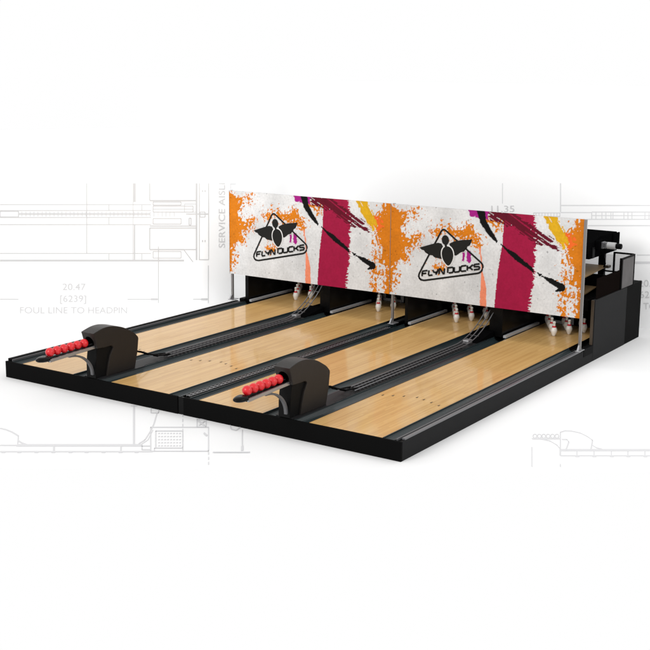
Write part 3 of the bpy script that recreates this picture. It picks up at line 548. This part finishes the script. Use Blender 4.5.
GL={'F':[[(0,0),(0,.72),(.12,1),(.95,1)],[(0,.5),(.75,.5)]],'L':[[(.1,1),(0,.25),(.12,0),(.85,0)]],'Y':[[(0,1),(.18,.56),(.42,.46),(.80,.46)],[(.98,1),(.80,.46),(.55,0)]],
 'N':[[(0,0),(.05,1),(.2,1),(.75,0),(.9,0),(.95,1)]],'D':[[(0,.05),(0,1),(.8,1),(.98,.8),(.98,.2),(.8,0),(.2,0)]],'U':[[(0,1),(0,.2),(.15,0),(.8,0),(.95,.2),(.95,1)]],
 'C':[[(.95,1),(.2,1),(0,.8),(0,.2),(.2,0),(.95,0)]],'K':[[(0,0),(0,1)],[(.95,1),(.4,.52),(.05,.5)],[(.4,.52),(.95,0)]],'S':[[(.95,1),(.15,1),(0,.85),(.1,.58),(.85,.48),(.97,.3),(.85,0),(0,0)]]}
def pinpoly(k):   # upside-down pin body: broad shoulders, narrow foot
    out=[]
    for i in range(32):
        a=2*PI*i/32; s=math.sin(a); w=.104*(1+.16*s) if s>-.2 else .104*(1+.16*s)
        x=w*math.cos(a)*k*(1-.22*max(0,-s)**2); y=.158*s*(1+(k-1)*.75); out.append((1.082+x*math.cos(.11)-y*math.sin(.11),.752+x*math.sin(.11)+y*math.cos(.11)))
    return out
def banner(x0,label,first=None):
    t=thing('banner',label,'banner',(x0,5.485,.522),'printed banners above the lanes')
    f=bpy.data.objects.new('printed_face',AM); C.objects.link(f); f.parent=t; f.location=(0,-.0135,0)
    obj('edge_strip',B(-.004,-.0005,-.02,.02,0,BH),MT['alu'],t)
    obj('backing_panel',B(0.001,BW-.001,-.011,.011,.001,BH-.001),MT['bedge'],t)
    lg=bmesh.new(); y=-.017
    tri=rnd([(.982,1.20),(1.735,.665),(1.69,.535),(.60,.29),(.535,.36)],[.07,.07,.07,.08,.07])
    stroke(lg,tri,.030,y,True)
    lo=obj('logo',lg,MT['logo'],t,'black triangle logo with a winged pin')
    wbm=bmesh.new(); y2=-.021
    ring=lambda cx,cz,rx,rz,rot:[(cx+rx*math.cos(a)*math.cos(rot)-rz*math.sin(a)*math.sin(rot),cz+rx*math.cos(a)*math.sin(rot)+rz*math.sin(a)*math.cos(rot)) for a in [2*PI*k/28 for k in range(28)]]
    # white keyline behind the bird hides the triangle there
    kb=bmesh.new()
    flat(kb,pinpoly(1.17),-.019)
    obj('pin_keyline',kb,mat('keyline_white',(.68,.68,.67),.6,.1) if 'keyline_white' not in bpy.data.materials else bpy.data.materials['keyline_white'],lo)
    hb=bmesh.new(); flat(hb,ring(1.033,1.008,.066,.080,.08),y2); flat(hb,[(1.015,.955),(1.06,.955),(1.068,.89),(1.03,.89)],y2-.0006); flat(hb,pinpoly(1.0),y2)
    obj('pin_emblem',hb,MT['logo'],lo)
    wl=[(.555,.842),(.66,.878),(.80,.925),(.90,.952),(.96,.945),(.99,.90),(1.00,.84),(1.00,.75),(.985,.690),(.84,.705),(.80,.735),(.745,.735),(.715,.768),(.665,.772),(.638,.805),(.60,.81)]
    wr=[(1.135,.965),(1.19,1.0),(1.33,1.035),(1.46,1.05),(1.515,1.062),(1.50,1.015),(1.465,.985),(1.47,.955),(1.43,.935),(1.425,.90),(1.385,.885),(1.375,.85),(1.32,.835),(1.235,.772),(1.20,.84),(1.15,.915)]
    wr=[(1.105,.955)]+wr[1:-2]+[(1.18,.775),(1.14,.84)]
    b2=bmesh.new(); flat(b2,wl,-.018); flat(b2,wr,-.018); obj('wing_emblem',b2,MT['logo'],lo)
    tb=bmesh.new(); org=Vector((.618,.368)); ax=Vector((1.025,.222)).normalized(); up=Vector((-.0,1)); cur=0; H=.086
    for ch in 'FLYN DUCKS':
        if ch==' ': cur+=.042; continue
        w=.106 if ch!='L' else .092
        for st in GL[ch]:
            stroke(tb,[tuple(org+ax*(cur+p[0]*w)+up*(p[1]*H)) for p in st],.029,y2)
        cur+=w+(.0145 if ch!='L' else -.012)
    obj('logo_lettering',tb,MT['logo'],lo)
    return t
banner(-.106,'left banner splashed with orange, crimson and black paint, FLYN DUCKS logo')
banner(3.309,'right banner splashed with orange, crimson and black paint, FLYN DUCKS logo, nearer the machine')
def post(x,y,zb,label,hw=.021):
    t=thing('banner_post',label,'post',(x,y,zb),'steel posts carrying the banners')
    obj('upright',B(-hw,hw,-.018,.018,.012,2.052-zb,.004),MT['post'],t)
    obj('base_plate',B(-.035,.075 if x<6 else .045,-.10,.09,.0,.012,.003),MT['alu'],t)
    obj('bracket',prism(bmesh.new(),[(-.09,.0125),(-.019,.0125),(-.019,.09),(-.035,.09)],-.012,.012),MT['alu'],t)
post(-.085+.0,5.55-.033,.0365,'leftmost steel post, at the far left edge of the left banner')
post(3.335,5.53,.012,'middle steel post on the seam between the two banners')
post(6.722,5.46,.021,'rightmost steel post, standing on the right side rail')

# ------------------------------------------------------------------ light, camera, render
w=bpy.data.worlds.new('World'); S.world=w; w.use_nodes=True; w.node_tree.nodes['Background'].inputs[0].default_value=(1,1,1,1); w.node_tree.nodes['Background'].inputs[1].default_value=1.0
def area(name,loc,target,size,power,col=(1,1,1)):
    l=bpy.data.lights.new(name,'AREA'); l.shape='RECTANGLE'; l.size=size[0]; l.size_y=size[1]; l.energy=power; l.color=col
    o=bpy.data.objects.new(name,l); C.objects.link(o); o.location=loc
    o.rotation_euler=(Vector(target)-Vector(loc)).to_track_quat('-Z','Y').to_euler(); return o
area('softbox_front',(1.5,-15,9.5),(3,8,1.2),(7,6),1350,(1,.985,.965))
lb=area('left_board_fill',(1.6,.4,6.8),(-.75,5.9,1.2),(3,2),17); lb.data.spread=math.radians(50)  # added fill, only brightens the left board
area('back_board_fill',(5,4.6,7.2),(4.2,8.75,1.6),(12,1.5),150)  # added fill above the lanes to whiten the rear board
area('softbox_right',(16,2,6),(5,2.5,0),(4,4),260)
cam=bpy.data.cameras.new('camera'); co=bpy.data.objects.new('camera',cam); C.objects.link(co)
R_=Vector((.8301,.5576,.0065)); U_=Vector((-.1174,.1632,.9796)); F_=Vector((-.5451,.8139,-.2009))
R_.normalize(); F_.normalize(); U_=R_.cross(F_).normalized(); R_=F_.cross(U_)
co.matrix_world=Matrix(((R_.x,U_.x,-F_.x,13.5559),(R_.y,U_.y,-F_.y,-11.7835),(R_.z,U_.z,-F_.z,4.3838),(0,0,0,1)))
cam.sensor_width=36; cam.lens=1211.98/650*36; cam.shift_y=-17/650; cam.clip_end=300; cam.clip_start=.1
S.camera=co
S.render.engine='CYCLES'; S.view_settings.view_transform='Standard'; S.view_settings.look='None'; S.view_settings.exposure=0; S.view_settings.gamma=1
S.cycles.max_bounces=8
